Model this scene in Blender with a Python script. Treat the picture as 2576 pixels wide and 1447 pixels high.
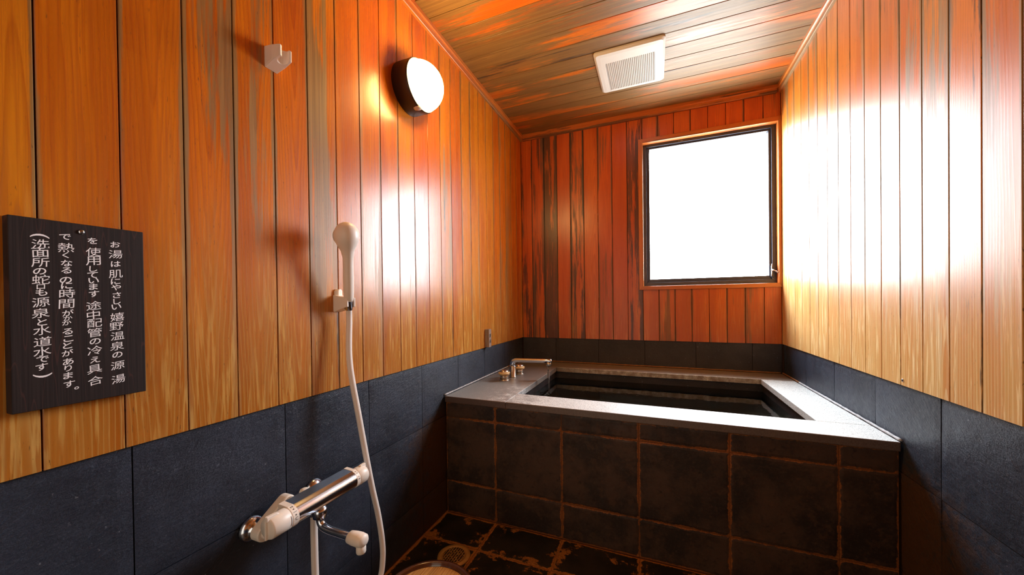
import bpy, bmesh, math, random
from mathutils import Vector, Matrix
S = bpy.context.scene
for o in list(bpy.data.objects):
    bpy.data.objects.remove(o)
C = S.collection
PI = math.pi

# ------------------------------------------------------------------ camera, sky, exposure
F_PX = 894.87
cd = bpy.data.cameras.new('camera'); cam = bpy.data.objects.new('camera', cd); C.objects.link(cam)
cd.sensor_fit = 'HORIZONTAL'; cd.sensor_width = 36.0; cd.lens = F_PX / 2576 * 36
cd.shift_x = 0.0; cd.shift_y = 43.24 / 2576
cd.clip_start = 0.01; cd.clip_end = 100
_R = ((0.92773416, 0.3730368, -0.01236419), (0.0087188, 0.01145779, 0.99989635), (-0.3731398, 0.9277458, -0.00737735))
m = Matrix(((_R[0][0], _R[1][0], -_R[2][0]), (_R[0][1], _R[1][1], -_R[2][1]), (_R[0][2], _R[1][2], -_R[2][2]))).to_4x4()
m.translation = (0.9149, -2.4871, 0.9817)
cam.matrix_world = m
S.camera = cam

SKY = 33.0
W_ = bpy.data.worlds.new('overcast_sky'); S.world = W_; W_.use_nodes = True
bg = W_.node_tree.nodes['Background']
bg.inputs[1].default_value = SKY
_t = W_.node_tree; _c = _t.nodes.new('ShaderNodeTexCoord'); _s = _t.nodes.new('ShaderNodeSeparateXYZ'); _r = _t.nodes.new('ShaderNodeValToRGB')
_t.links.new(_c.outputs['Generated'], _s.inputs[0]); _t.links.new(_s.outputs[2], _r.inputs[0]); _t.links.new(_r.outputs[0], bg.inputs[0])
_r.color_ramp.elements[0].position = 0.0; _r.color_ramp.elements[0].color = (0.40, 0.42, 0.41, 1)      # pale ground below the horizon
_r.color_ramp.elements[1].position = 0.06; _r.color_ramp.elements[1].color = (0.86, 0.93, 1.0, 1)       # overcast sky above it
S.view_settings.view_transform = 'Standard'; S.view_settings.look = 'None'
S.view_settings.gamma = 1.0; S.view_settings.use_curve_mapping = False
S.view_settings.exposure = 0.62
cy = S.cycles
cy.use_denoising = True
cy.max_bounces = 10; cy.diffuse_bounces = 6; cy.glossy_bounces = 5; cy.transmission_bounces = 8; cy.transparent_max_bounces = 8
cy.caustics_reflective = False; cy.caustics_refractive = False
cy.sample_clamp_indirect = 8.0
cy.use_light_tree = True

# daylight enters by the window only: a light portal over the opening guides the sky sampling
ld = bpy.data.lights.new('window_daylight', 'AREA'); ld.shape = 'RECTANGLE'; ld.size = 0.76; ld.size_y = 0.96
ld.cycles.is_portal = True
lo = bpy.data.objects.new('window_daylight', ld); C.objects.link(lo)
lo.location = (1.215, 0.20, 1.545); lo.rotation_euler = (-PI / 2, 0, 0)

# ------------------------------------------------------------------ room measures (metres)
RW = 1.5954        # right wall
ZC = 2.2097        # ceiling
ZW = 0.7195        # lower edge of the boards
ZR = 0.5465        # tub rim top
ZS = 0.5181        # underside of the rim slabs
YS = -1.0684       # front edge of the rim slab
YF = -1.0584       # tiled tub front
YB = -3.15         # wall behind the camera
OX0, OX1, OY0, OY1 = 0.3064, 1.444, -0.9151, -0.1994
WX0, WX1, WZ0, WZ1 = 0.848, 1.580, 1.074, 2.006   # window opening in the wall
rnd = random.Random(5)

# ------------------------------------------------------------------ node helper
class NT:
    def __init__(self, name):
        self.m = bpy.data.materials.new(name); self.m.use_nodes = True
        self.t = self.m.node_tree; self.t.nodes.clear()
        self.out = self.t.nodes.new('ShaderNodeOutputMaterial')
    def n(self, kind, **kw):
        nd = self.t.nodes.new(kind)
        for k, v in kw.items(): setattr(nd, k, v)
        return nd
    def set(self, sock, v):
        if hasattr(v, 'is_output') or isinstance(v, bpy.types.NodeSocket): self.t.links.new(v, sock)
        elif isinstance(v, (tuple, list)) and len(v) == 3 and sock.type == 'RGBA': sock.default_value = (*v, 1)
        else: sock.default_value = v
    def math(self, op, a, b=None, c=None, clamp=False):
        nd = self.n('ShaderNodeMath', operation=op, use_clamp=clamp)
        self.set(nd.inputs[0], a)
        if b is not None: self.set(nd.inputs[1], b)
        if c is not None: self.set(nd.inputs[2], c)
        return nd.outputs[0]
    def add(self, a, b): return self.math('ADD', a, b)
    def mul(self, a, b): return self.math('MULTIPLY', a, b)
    def sub(self, a, b): return self.math('SUBTRACT', a, b)
    def smooth(self, v, lo, hi, a=0.0, b=1.0):
        nd = self.n('ShaderNodeMapRange', interpolation_type='SMOOTHSTEP', clamp=True)
        for i, x in enumerate((v, lo, hi, a, b)): self.set(nd.inputs[i], x)
        return nd.outputs[0]
    def comb(self, x, y, z=0.0):
        nd = self.n('ShaderNodeCombineXYZ')
        for i, v in enumerate((x, y, z)): self.set(nd.inputs[i], v)
        return nd.outputs[0]
    def sep(self, v):
        nd = self.n('ShaderNodeSeparateXYZ'); self.set(nd.inputs[0], v); return nd.outputs
    def noise(self, vec, scale=1.0, detail=3.0, rough=0.55, dist=0.0):
        nd = self.n('ShaderNodeTexNoise'); self.set(nd.inputs['Vector'], vec)
        nd.inputs['Scale'].default_value = scale; nd.inputs['Detail'].default_value = detail
        nd.inputs['Roughness'].default_value = rough; nd.inputs['Distortion'].default_value = dist
        return nd.outputs[0]
    def mix(self, f, a, b, mode='MIX'):
        nd = self.n('ShaderNodeMix', data_type='RGBA', blend_type=mode, clamp_factor=True)
        self.set(nd.inputs[0], f); self.set(nd.inputs[6], a); self.set(nd.inputs[7], b)
        return nd.outputs[2]
    def attr(self, name):
        return self.n('ShaderNodeAttribute', attribute_name=name).outputs['Fac']
    def uv(self): return self.n('ShaderNodeUVMap').outputs[0]
    def obj(self): return self.n('ShaderNodeTexCoord').outputs['Object']
    def pos(self): return self.n('ShaderNodeNewGeometry').outputs['Position']
    def bump(self, h, strength=0.3, dist=0.002):
        nd = self.n('ShaderNodeBump'); self.set(nd.inputs['Height'], h)
        nd.inputs['Strength'].default_value = strength; nd.inputs['Distance'].default_value = dist
        return nd.outputs[0]
    def pbr(self, color, rough=0.5, metal=0.0, normal=None, **kw):
        nd = self.n('ShaderNodeBsdfPrincipled')
        self.set(nd.inputs['Base Color'], color); self.set(nd.inputs['Roughness'], rough); self.set(nd.inputs['Metallic'], metal)
        if normal is not None: self.set(nd.inputs['Normal'], normal)
        for k, v in kw.items(): self.set(nd.inputs[k.replace('_', ' ')], v)
        self.t.links.new(nd.outputs[0], self.out.inputs[0])
        return self.m

def plain(name, color, rough=0.5, metal=0.0, speck=0.06, **kw):
    n = NT(name)
    f = n.noise(n.obj(), 60, 3)
    c = n.mix(f, tuple(x * (1 - speck) for x in color), tuple(min(1, x * (1 + speck)) for x in color))
    g = n.smooth(n.noise(n.obj(), 25, 2), 0.2, 0.8, rough * 0.88, rough * 1.12)
    return n.pbr(c, g, metal, **kw)

# ------------------------------------------------------------------ wood
def wood(name, A=(0.60, 0.17, 0.022), B=(0.62, 0.22, 0.035), dark=(0.36, 0.070, 0.010), worn=(0.27, 0.185, 0.085),
         wear=0.0, black=0.0, bleach=0.0, bvar=0.34, rough=0.26, width=0.0965, pvar=0.22, blackcol=(0.035, 0.024, 0.018), wscale=1.0, uscale=17.0, ragged=0.34, edgewear=0.20,
         pale=((0.38, 0.108, 0.009), (0.44, 0.170, 0.025), (0.58, 0.34, 0.09))):
    n = NT(name)
    uv = n.sep(n.uv()); u, v = uv[0], uv[1]
    pid = n.attr('pid')
    wn = n.n('ShaderNodeTexWhiteNoise', noise_dimensions='1D'); n.set(wn.inputs['W'], n.mul(pid, 91.7))
    sp = n.sep(wn.outputs['Color']); r1, r2, r3 = sp[0], sp[1], sp[2]
    vv = n.add(v, n.mul(r2, 23.0))
    # cathedral grain: a tilted cone of year rings cut by the board face
    warp = n.sub(n.noise(n.comb(n.mul(u, 9), n.mul(vv, 1.7), n.mul(r3, 40)), 1, 3), 0.5)
    uc = n.add(n.sub(u, n.mul(n.sub(r1, 0.5), width * 1.3)), n.mul(warp, 0.030))
    hh = n.math('SQRT', n.add(n.mul(uc, uc), 0.00018))
    slope = n.mul(n.sub(r3, 0.42), 0.11)
    h = n.add(n.add(hh, n.mul(vv, slope)), n.mul(warp, 0.006))
    ring = n.math('FRACT', n.mul(h, 135.0))
    line = n.math('POWER', ring, 2.6)
    line = n.mul(line, n.smooth(ring, 1.0, 0.90))
    fib = n.noise(n.comb(n.mul(u, 420), n.mul(vv, 5.0), n.mul(r1, 9)), 1, 2)
    fib2 = n.noise(n.comb(n.mul(u, 110), n.mul(vv, 1.6), n.mul(r1, 19)), 1, 3)
    tone = n.noise(n.comb(n.mul(u, 14), n.mul(vv, 1.1), n.mul(r2, 15)), 1, 3)
    base = n.mix(n.smooth(n.add(n.mul(r3, 0.6), n.mul(tone, 0.4)), 0.2, 0.8), A, B)
    base = n.mix(n.mul(line, 0.62), base, dark)
    base = n.mix(n.smooth(fib, 0.40, 0.70, 0.0, 0.38), base, dark)
    base = n.mix(n.smooth(tone, 0.58, 0.40, 0.0, 0.45), base, dark)
    # varnish worn off to grey, first along the board edges
    edge = n.smooth(n.math('ABSOLUTE', u), width * 0.36, width * 0.5)
    wN = n.noise(n.comb(n.mul(u, uscale), n.mul(vv, 1.25 * wscale), n.mul(r1, 31)), 1, 6, 0.62)
    wv = n.add(n.add(wN, n.mul(edge, edgewear)), n.add(n.mul(n.sub(fib2, 0.5), ragged), n.mul(n.sub(r2, 0.5), pvar)))
    wmask = n.smooth(n.add(wv, wear), 0.60, 0.70)
    wcol = n.mix(n.smooth(fib2, 0.3, 0.7), tuple(x * 0.72 for x in worn), tuple(min(1, x * 1.25) for x in worn))
    wcol = n.mix(n.mul(line, 0.45), wcol, tuple(x * 0.45 for x in worn))
    col = n.mix(n.mul(wmask, 0.88), base, wcol)
    # splash zone: bleached towards the lower end, pale grain
    if bleach > 0:
        z = n.sep(n.pos())[2]
        zz = n.add(z, n.mul(n.sub(n.noise(n.comb(n.mul(u, 22), n.mul(vv, 2.2), n.mul(r2, 12)), 1, 4), 0.5), 0.55))
        bm = n.smooth(zz, 1.35, 0.78)
        plc = n.mix(n.smooth(n.add(n.mul(fib2, .6), n.mul(tone, .4)), 0.36, 0.64), pale[0], pale[1])
        plc = n.mix(n.smooth(line, 0.20, 0.75, 0.0, 0.6), plc, pale[2])
        fl = n.smooth(n.add(n.noise(n.comb(n.mul(u, 120), n.mul(vv, 7), n.mul(r3, 5)), 1, 4), n.mul(n.sub(tone, .5), .3)), 0.54, 0.66)
        plc = n.mix(n.mul(fl, 0.7), plc, tuple(min(1, x * 1.15) for x in pale[2]))
        col = n.mix(n.mul(bm, bleach), col, plc)
    # dark mildew streaks and pin marks
    bN = n.noise(n.comb(n.mul(u, 26), n.mul(vv, 1.5), n.mul(r3, 77)), 1, 6, 0.68)
    bk = n.smooth(n.add(n.add(bN, n.mul(n.sub(r1, 0.5), bvar)), n.add(n.add(n.mul(edge, 0.10), black), n.attr('stain'))), 0.66, 0.72)
    pin = n.smooth(n.noise(n.comb(n.mul(u, 420), n.mul(vv, 52), n.mul(r3, 7)), 1, 2), 0.66, 0.72)
    pin = n.mul(pin, n.smooth(n.noise(n.comb(n.mul(u, 60), n.mul(vv, 1.5), n.mul(r1, 57)), 1, 3), 0.47, 0.57))
    col = n.mix(n.mul(bk, 0.85), col, blackcol)
    col = n.mix(n.mul(pin, 0.75), col, (0.06, 0.03, 0.015))
    rg = n.add(n.mul(wmask, 0.14), n.smooth(fib, 0.3, 0.7, rough * 0.9, rough * 1.2))
    hgt = n.add(n.mul(line, 0.5), n.mul(fib, 0.5))
    return n.pbr(col, rg, 0, n.bump(hgt, 0.10, 0.0008))

WOOD_L = wood('varnished_cedar', A=(0.70, 0.175, 0.005), B=(0.72, 0.255, 0.011), dark=(0.33, 0.040, 0.002), worn=(0.235, 0.150, 0.050), wear=-0.015, black=-0.11, bleach=0.9, rough=0.265)
WOOD_R = wood('worn_cedar', A=(0.68, 0.19, 0.02), B=(0.70, 0.26, 0.035), dark=(0.42, 0.09, 0.008), worn=(0.24, 0.16, 0.06), wear=0.07, black=-0.10, bleach=0.95, rough=0.33, pale=((0.58, 0.27, 0.075), (0.64, 0.40, 0.14), (0.78, 0.62, 0.33)))
WOOD_B = wood('red_cedar', A=(0.60, 0.100, 0.010), B=(0.62, 0.14, 0.016), dark=(0.32, 0.040, 0.005), worn=(0.11, 0.062, 0.036), wear=-0.04, black=0.0, bleach=0.30, bvar=0.06, rough=0.30)
WOOD_C = wood('weathered_ceiling_cedar', A=(0.64, 0.14, 0.010), B=(0.66, 0.19, 0.016), dark=(0.36, 0.05, 0.004), worn=(0.150, 0.102, 0.032), wear=0.215, black=-0.07, rough=0.32, wscale=0.85, pvar=0.16, uscale=6.5, ragged=0.26, edgewear=0.03)
WOOD_T = wood('cedar_trim', A=(0.58, 0.19, 0.03), B=(0.58, 0.24, 0.045), wear=-0.03, black=-0.04, rough=0.28, width=0.05)
WOOD_CASE = wood('red_cedar_casing', A=(0.52, 0.15, 0.03), B=(0.55, 0.20, 0.045), wear=-0.10, black=-0.02, rough=0.30, width=0.05)
GAP = plain('shadow_gap', (0.03, 0.012, 0.006), 0.9)

# ------------------------------------------------------------------ stone
def slate(name, col=(0.023, 0.030, 0.048), rough=0.44, stain=0.0, bumps=0.5):
    n = NT(name); p = n.pos(); e = n.attr('edge'); pid = n.attr('pid')
    big = n.noise(p, 6, 4); mid = n.noise(p, 38, 5, 0.65, 0.6); fine = n.noise(p, 260, 3)
    stv = n.n('ShaderNodeMapping', vector_type='TEXTURE'); stv.inputs['Scale'].default_value = (1 / 60, 1 / 70, 1 / 24); stv.inputs['Rotation'].default_value = (-0.95, 0.0, 0.1)
    n.set(stv.inputs[0], p)
    cleft = n.noise(stv.outputs[0], 1, 5, 0.7, 1.2)
    c = n.mix(n.smooth(big, 0.3, 0.7), tuple(x * 0.75 for x in col), tuple(x * 1.3 for x in col))
    c = n.mix(n.smooth(cleft, 0.56, 0.72, 0, 0.5), c, tuple(x * 2.0 for x in col))
    c = n.mix(n.smooth(n.noise(p, 120, 2), 0.70, 0.78, 0, 0.6), c, (0.24, 0.26, 0.31))  # pale flecks: specular glints painted into the slate colour
    if stain > 0:
        xyz = n.sep(p)
        near = n.mul(n.smooth(xyz[1], -1.55, -1.08), n.smooth(xyz[2], 0.56, 0.40))
        s = n.mul(n.smooth(n.add(mid, n.mul(near, 0.35)), 0.55, 0.8), n.mul(near, stain))
        c = n.mix(s, c, (0.075, 0.034, 0.013))
    g = n.smooth(mid, 0.3, 0.7, rough * 0.85, rough * 1.15)
    dg = n.n('ShaderNodeMapping', vector_type='TEXTURE'); dg.inputs['Scale'].default_value = (1 / 150, 1 / 230, 1 / 60); dg.inputs['Rotation'].default_value = (-1.0, 0.0, 0.0); n.set(dg.inputs[0], p)
    cut = n.smooth(n.noise(dg.outputs[0], 1, 4, 0.65), 0.58, 0.74)
    c = n.mix(n.mul(cut, 0.22), c, (0.12, 0.135, 0.17))
    h = n.add(n.add(n.mul(cleft, 0.8), n.mul(fine, 0.25)), n.add(n.mul(n.noise(p, 14, 3), 0.9), n.mul(n.noise(dg.outputs[0], 1, 4, 0.7), 0.9)))
    return n.pbr(c, g, 0, n.bump(h, bumps, 0.0045), Specular_IOR_Level=0.38)

SLATE = slate('black_slate', stain=0.9, bumps=0.6)
SLATE_R = slate('black_slate_cleft', stain=0.9, bumps=0.55, rough=0.42)
SLATE_B = slate('black_slate_brown', col=(0.030, 0.026, 0.027), rough=0.36)

def iron_stone(name, col, rust, amount, rough, edgew, patch=0.0):
    """dark stone crusted with iron deposit towards its joints; attribute edge = distance to the joint in metres"""
    n = NT(name); p = n.pos(); e = n.attr('edge')
    big = n.noise(p, 7, 5, 0.6); mid = n.noise(p, 34, 6, 0.68, 0.5); fine = n.noise(p, 190, 4)
    c = n.mix(n.smooth(big, 0.36, 0.62), tuple(x * 0.45 for x in col), tuple(x * 1.5 for x in col))
    c = n.mix(n.smooth(mid, 0.56, 0.66, 0, 0.75), c, tuple(x * 0.40 for x in col))
    c = n.mix(n.smooth(n.noise(p, 120, 6, 0.75), 0.50, 0.72, 0, 0.6), c, tuple(x * 2.3 for x in col))
    c = n.mix(n.smooth(n.noise(p, 22, 6, 0.75), 0.52, 0.64, 0, 0.45), c, (col[0] * 2.1, col[1] * 1.9, col[2] * 1.6))
    ee = n.smooth(n.add(e, n.add(n.mul(n.sub(n.noise(p, 75, 5, 0.7), 0.5), edgew * 3.0), n.mul(n.sub(n.noise(p, 11, 3), 0.5), edgew * 4.0))), edgew * 0.9, edgew * 0.3)
    pm = n.smooth(n.add(n.add(n.noise(p, 11, 7, 0.72), patch), n.smooth(e, 0.085, 0.0, 0.0, 0.11)), 0.615, 0.655)
    k = n.math('MAXIMUM', n.mul(ee, amount), n.mul(pm, 0.75) if patch > -1 else 0.0)
    rc = n.mix(n.smooth(fine, 0.3, 0.7), tuple(x * 0.6 for x in rust), tuple(x * 1.2 for x in rust))
    c = n.mix(k, c, rc)
    mid2 = n.noise(p, 85, 5, 0.7)
    c = n.mix(n.smooth(mid2, 0.36, 0.24, 0, 0.6), c, tuple(x * 0.35 for x in col))
    h = n.add(n.mul(mid2, 0.6), n.mul(fine, 0.4))
    return n.pbr(c, n.smooth(mid, 0.3, 0.7, rough * 0.8, rough * 1.2), 0, n.bump(h, 0.30, 0.0015))

TUBSTONE = iron_stone('iron_stained_stone', (0.047, 0.025, 0.0145), (0.36, 0.115, 0.020), 0.90, 0.55, 0.0050, patch=-5)
FLOORSTONE = iron_stone('wet_floor_stone', (0.012, 0.008, 0.006), (0.36, 0.135, 0.026), 0.95, 0.35, 0.007, patch=-0.02)
GROUT_RUST = plain('rusty_grout', (0.24, 0.078, 0.014), 0.8, speck=0.4)
GROUT_DARK = plain('dark_grout', (0.05, 0.05, 0.055), 0.8, speck=0.3)

def granite():
    n = NT('flecked_granite'); p = n.pos()
    a = n.noise(p, 360, 3, 0.7); b = n.noise(p, 210, 3, 0.7); big = n.noise(p, 9, 4); mid = n.noise(p, 30, 4)
    c = n.mix(n.smooth(a, 0.44, 0.56), (0.40, 0.46, 0.46), (0.86, 0.86, 0.86))
    c = n.mix(n.smooth(b, 0.57, 0.66), c, (0.10, 0.10, 0.11))
    xyz = n.sep(p); x, y = xyz[0], xyz[1]
    # brown mineral stain round the spout; brown tone along the far side too
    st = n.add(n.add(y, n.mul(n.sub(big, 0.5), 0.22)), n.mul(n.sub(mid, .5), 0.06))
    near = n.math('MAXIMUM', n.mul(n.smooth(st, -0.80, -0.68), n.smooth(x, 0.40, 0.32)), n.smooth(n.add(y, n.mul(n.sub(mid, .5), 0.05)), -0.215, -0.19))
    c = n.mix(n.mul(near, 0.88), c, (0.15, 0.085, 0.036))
    darker = n.mul(n.smooth(n.add(n.add(x, n.mul(n.sub(a, .5), 0.7)), n.mul(n.sub(mid, .5), 0.7)), 0.52, 0.20), 0.80)  # darker, speckled tone towards the left end of the rim
    c = n.mix(darker, c, n.mix(a, (0.05, 0.05, 0.055), (0.21, 0.205, 0.20)))
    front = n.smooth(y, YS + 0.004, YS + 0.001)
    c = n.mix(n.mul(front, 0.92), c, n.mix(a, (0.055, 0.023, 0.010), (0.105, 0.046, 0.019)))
    return n.pbr(c, n.smooth(big, 0.3, 0.7, 0.44, 0.54), 0, n.bump(a, 0.12, 0.001), Specular_IOR_Level=0.8, Coat_Weight=0.8, Coat_Roughness=0.42)
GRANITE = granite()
CAULK = plain('white_sealant', (0.40, 0.40, 0.42), 0.7, speck=0.6)
RUSTCRUST = plain('iron_crust', (0.22, 0.10, 0.035), 0.8, speck=0.5)

# ------------------------------------------------------------------ other materials
CHROME = plain('chrome', (0.62, 0.68, 0.80), 0.18, 1.0, 0.03)
CHROME_DULL = plain('limescaled_chrome', (0.50, 0.44, 0.38), 0.30, 1.0, 0.25)
BEIGE = plain('ivory_plastic', (0.90, 0.82, 0.74), 0.38, 0, 0.02)
IVORY = plain('hose_plastic', (0.88, 0.81, 0.77), 0.34, 0, 0.02)
WHITE = plain('fan_white_plastic', (0.62, 0.60, 0.57), 0.55, 0, 0.02)
FANHOLE = plain('fan_inside', (0.018, 0.015, 0.011), 0.8)
BRONZE = plain('dark_bronze_paint', (0.030, 0.018, 0.012), 0.42, 0.0, 0.2)
ALU = plain('dark_anodised_aluminium', (0.050, 0.056, 0.085), 0.38, 0.3, 0.1)  # lens flare put into the colour: lighter and bluer frame
BLACK = plain('black_ink', (0.012, 0.011, 0.011), 0.6)
GREYINK = plain('grey_ink', (0.35, 0.37, 0.42), 0.6)
PAINTW = plain('white_brush_paint', (0.92, 0.90, 0.95), 0.6, speck=0.08)
BRASS = plain('dull_brass', (0.42, 0.22, 0.07), 0.5, 0.3, 0.3)
KNOBRING = plain('yellowed_ivory', (0.62, 0.42, 0.20), 0.35, 0, 0.15)
LACQUER = plain('brown_lacquer', (0.10, 0.032, 0.012), 0.18, 0, 0.35, Coat_Weight=0.5)

def board_black():
    n = NT('black_stained_board'); o = n.obj(); s = n.sep(o)
    f = n.noise(n.comb(n.mul(s[0], 300), n.mul(s[1], 420), n.mul(s[2], 6)), 1, 3)
    g = n.noise(n.comb(s[0], n.mul(s[1], 34), n.mul(s[2], 3.2)), 1, 2)
    vein = n.math('FRACT', n.mul(g, 5.0)); vein = n.smooth(n.math('ABSOLUTE', n.sub(vein, 0.5)), 0.045, 0.0)
    c = n.mix(n.smooth(f, 0.35, 0.65), (0.017, 0.011, 0.011), (0.028, 0.019, 0.018))
    c = n.mix(n.mul(vein, 0.5), c, (0.075, 0.030, 0.026))
    return n.pbr(c, 0.65, 0, n.bump(f, 0.15, 0.0006), Specular_IOR_Level=0.2)
SIGNBOARD = board_black()

def grey_plaque():
    n = NT('weathered_grey_wood'); s = n.sep(n.obj())
    f = n.noise(n.comb(n.mul(s[0], 90), n.mul(s[1], 220), n.mul(s[2], 14)), 1, 4)
    return n.pbr(n.mix(f, (0.13, 0.08, 0.06), (0.42, 0.32, 0.26)), 0.6)
PLAQUE = grey_plaque()

def bamboo():
    n = NT('pale_basin_wood'); s = n.sep(n.obj())
    f = n.noise(n.comb(n.mul(s[0], 260), n.mul(s[1], 9), s[2]), 1, 4)
    g = n.noise(n.comb(n.mul(s[0], 22), n.mul(s[1], 5), s[2]), 1, 3)
    c = n.mix(n.smooth(f, 0.38, 0.62), (0.52, 0.26, 0.075), (0.85, 0.56, 0.22))
    c = n.mix(n.smooth(g, 0.55, 0.72, 0, 0.5), c, (0.28, 0.15, 0.05))
    return n.pbr(c, 0.35)
BASINWOOD = bamboo()

def glassy(name, col, ior, rough=0.0):
    n = NT(name)
    return n.pbr(n.mix(n.noise(n.obj(), 20, 2), col, tuple(x * 0.97 for x in col)), rough, 0, Transmission_Weight=1.0, IOR=ior)
def water():
    n = NT('bath_water'); p = n.pos()
    h = n.add(n.noise(p, 9, 2), n.mul(n.noise(p, 40, 2), 0.25))
    return n.pbr((0.30, 0.34, 0.34), 0.02, 0, n.bump(h, 0.10, 0.01), Transmission_Weight=1.0, IOR=1.33)
WATER = water()
STREAM = glassy('falling_water', (0.97, 0.98, 0.98), 1.33, 0.02)
CLEAR = glassy('clear_plastic', (0.95, 0.95, 0.95), 1.45, 0.08)

def pane():
    n = NT('window_glass')
    tr = n.n('ShaderNodeBsdfTransparent'); gl = n.n('ShaderNodeBsdfGlossy'); mx = n.n('ShaderNodeMixShader')
    tr.inputs[0].default_value = (0.96, 0.97, 0.97, 1); gl.inputs['Roughness'].default_value = 0.15
    mx.inputs[0].default_value = 0.05
    n.t.links.new(tr.outputs[0], mx.inputs[1]); n.t.links.new(gl.outputs[0], mx.inputs[2])
    n.t.links.new(mx.outputs[0], n.out.inputs[0])
    return n.m
PANE = pane()
EAVE = plain('outer_frame_grey', (0.75, 0.78, 0.76), 0.6)

def lamp_glow():
    n = NT('lit_opal_glass')
    e = n.n('ShaderNodeEmission'); e.inputs[0].default_value = (1.0, 0.60, 0.20, 1); e.inputs[1].default_value = 60.0
    d = n.n('ShaderNodeBsdfPrincipled'); d.inputs['Base Color'].default_value = (0.9, 0.88, 0.82, 1); d.inputs['Roughness'].default_value = 0.2
    a = n.n('ShaderNodeAddShader'); n.t.links.new(e.outputs[0], a.inputs[0]); n.t.links.new(d.outputs[0], a.inputs[1])
    n.t.links.new(a.outputs[0], n.out.inputs[0])
    return n.m
GLOW = lamp_glow()
def door_fill():
    # frosted pane of the assumed door, glowing as added fill light
    n = NT('door_fill_glow')
    e = n.n('ShaderNodeEmission'); e.inputs[0].default_value = (1.0, 0.86, 0.66, 1); e.inputs[1].default_value = 0.95
    n.t.links.new(e.outputs[0], n.out.inputs[0])
    return n.m
DOORFILL = door_fill()

# ------------------------------------------------------------------ mesh helpers
class MB:
    def __init__(self): self.v = []; self.f = []; self.uv = []; self.at = {}; self.sm = []
    def add(self, verts, faces, uvs=None, smooth=False, M=None, **at):
        b = len(self.v)
        for p in verts:
            p = Vector(p); self.v.append(M @ p if M is not None else p)
        for i, f in enumerate(faces):
            self.f.append([b + k for k in f]); self.sm.append(smooth)
            self.uv.append(uvs[i] if uvs else [(0.0, 0.0)] * len(f))
        for k, val in at.items():
            lst = self.at.setdefault(k, {})
            for j in range(len(verts)): lst[b + j] = val[j] if isinstance(val, (list, tuple)) else val
        return self
    def box(self, x0, x1, y0, y1, z0, z1, M=None, **kw):
        vs = [(x, y, z) for x in (x0, x1) for y in (y0, y1) for z in (z0, z1)]
        fs = [(0, 1, 3, 2), (4, 6, 7, 5), (0, 4, 5, 1), (2, 3, 7, 6), (0, 2, 6, 4), (1, 5, 7, 3)]
        return self.add(vs, fs, M=M, **kw)
    def lathe(self, prof, M=None, seg=32, smooth=True, caps=True):
        """prof: (radius, height) pairs along local z"""
        vs = []; fs = []
        for r, h in prof:
            for k in range(seg):
                a = 2 * PI * k / seg; vs.append((r * math.cos(a), r * math.sin(a), h))
        for i in range(len(prof) - 1):
            for k in range(seg):
                k2 = (k + 1) % seg
                fs.append((i * seg + k, i * seg + k2, (i + 1) * seg + k2, (i + 1) * seg + k))
        if caps:
            fs.append(tuple(reversed(range(seg)))); fs.append(tuple(range((len(prof) - 1) * seg, len(prof) * seg)))
        return self.add(vs, fs, smooth=smooth, M=M)
    def tube(self, path, rad, seg=16, smooth=True, caps=True, M=None):
        P = [Vector(p) for p in path]; n = len(P)
        R = rad if isinstance(rad, (list, tuple)) else [rad] * n
        vs = []; fs = []; prev = None
        for i in range(n):
            t = (P[min(i + 1, n - 1)] - P[max(i - 1, 0)]).normalized()
            if prev is None:
                a = Vector((0, 0, 1)) if abs(t.z) < 0.9 else Vector((0, 1, 0))
                u = t.cross(a).normalized()
            else: u = (prev - t * prev.dot(t)).normalized()
            prev = u; w = t.cross(u)
            for k in range(seg):
                an = 2 * PI * k / seg
                r = R[i]; ru, rw = r if isinstance(r, (tuple, list)) else (r, r)
                vs.append(P[i] + u * (math.cos(an) * ru) + w * (math.sin(an) * rw))
        for i in range(n - 1):
            for k in range(seg):
                k2 = (k + 1) % seg
                fs.append((i * seg + k, i * seg + k2, (i + 1) * seg + k2, (i + 1) * seg + k))
        if caps:
            fs.append(tuple(reversed(range(seg)))); fs.append(tuple(range((n - 1) * seg, n * seg)))
        return self.add(vs, fs, smooth=smooth, M=M)
    def loft(self, rings, smooth=False, M=None):
        n = len(rings[0]); vs = [p for r in rings for p in r]; fs = []
        for i in range(len(rings) - 1):
            for k in range(n):
                k2 = (k + 1) % n
                fs.append((i * n + k, i * n + k2, (i + 1) * n + k2, (i + 1) * n + k))
        fs.append(tuple(reversed(range(n)))); fs.append(tuple(range((len(rings) - 1) * n, len(rings) * n)))
        return self.add(vs, fs, smooth=smooth, M=M)
    def build(self, name, mat, parent=None, org=(0, 0, 0), bevel=0.0, seg=2, loc=None, fix=True):
        me = bpy.data.meshes.new(name); og = Vector(org)
        me.from_pydata([tuple(p - og) for p in self.v], [], self.f)
        ul = me.uv_layers.new(name='UVMap')
        k = 0
        for poly, uvs, sm in zip(me.polygons, self.uv, self.sm):
            poly.use_smooth = sm
            for j in range(poly.loop_total): ul.data[poly.loop_start + j].uv = uvs[j]
        for nm, dct in self.at.items():
            a = me.attributes.new(nm, 'FLOAT', 'POINT')
            for i, val in dct.items(): a.data[i].value = val
        if fix:
            bm = bmesh.new(); bm.from_mesh(me); bmesh.ops.recalc_face_normals(bm, faces=bm.faces); bm.to_mesh(me); bm.free()
        for mm in (mat if isinstance(mat, (list, tuple)) else [mat]): me.materials.append(mm)
        o = bpy.data.objects.new(name, me); C.objects.link(o)
        if parent is not None: o.parent = parent
        else: o.location = loc if loc is not None else og
        if bevel > 0:
            b = o.modifiers.new('bevel', 'BEVEL'); b.width = bevel; b.segments = seg; b.limit_method = 'ANGLE'; b.angle_limit = math.radians(40)
        return o

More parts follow.
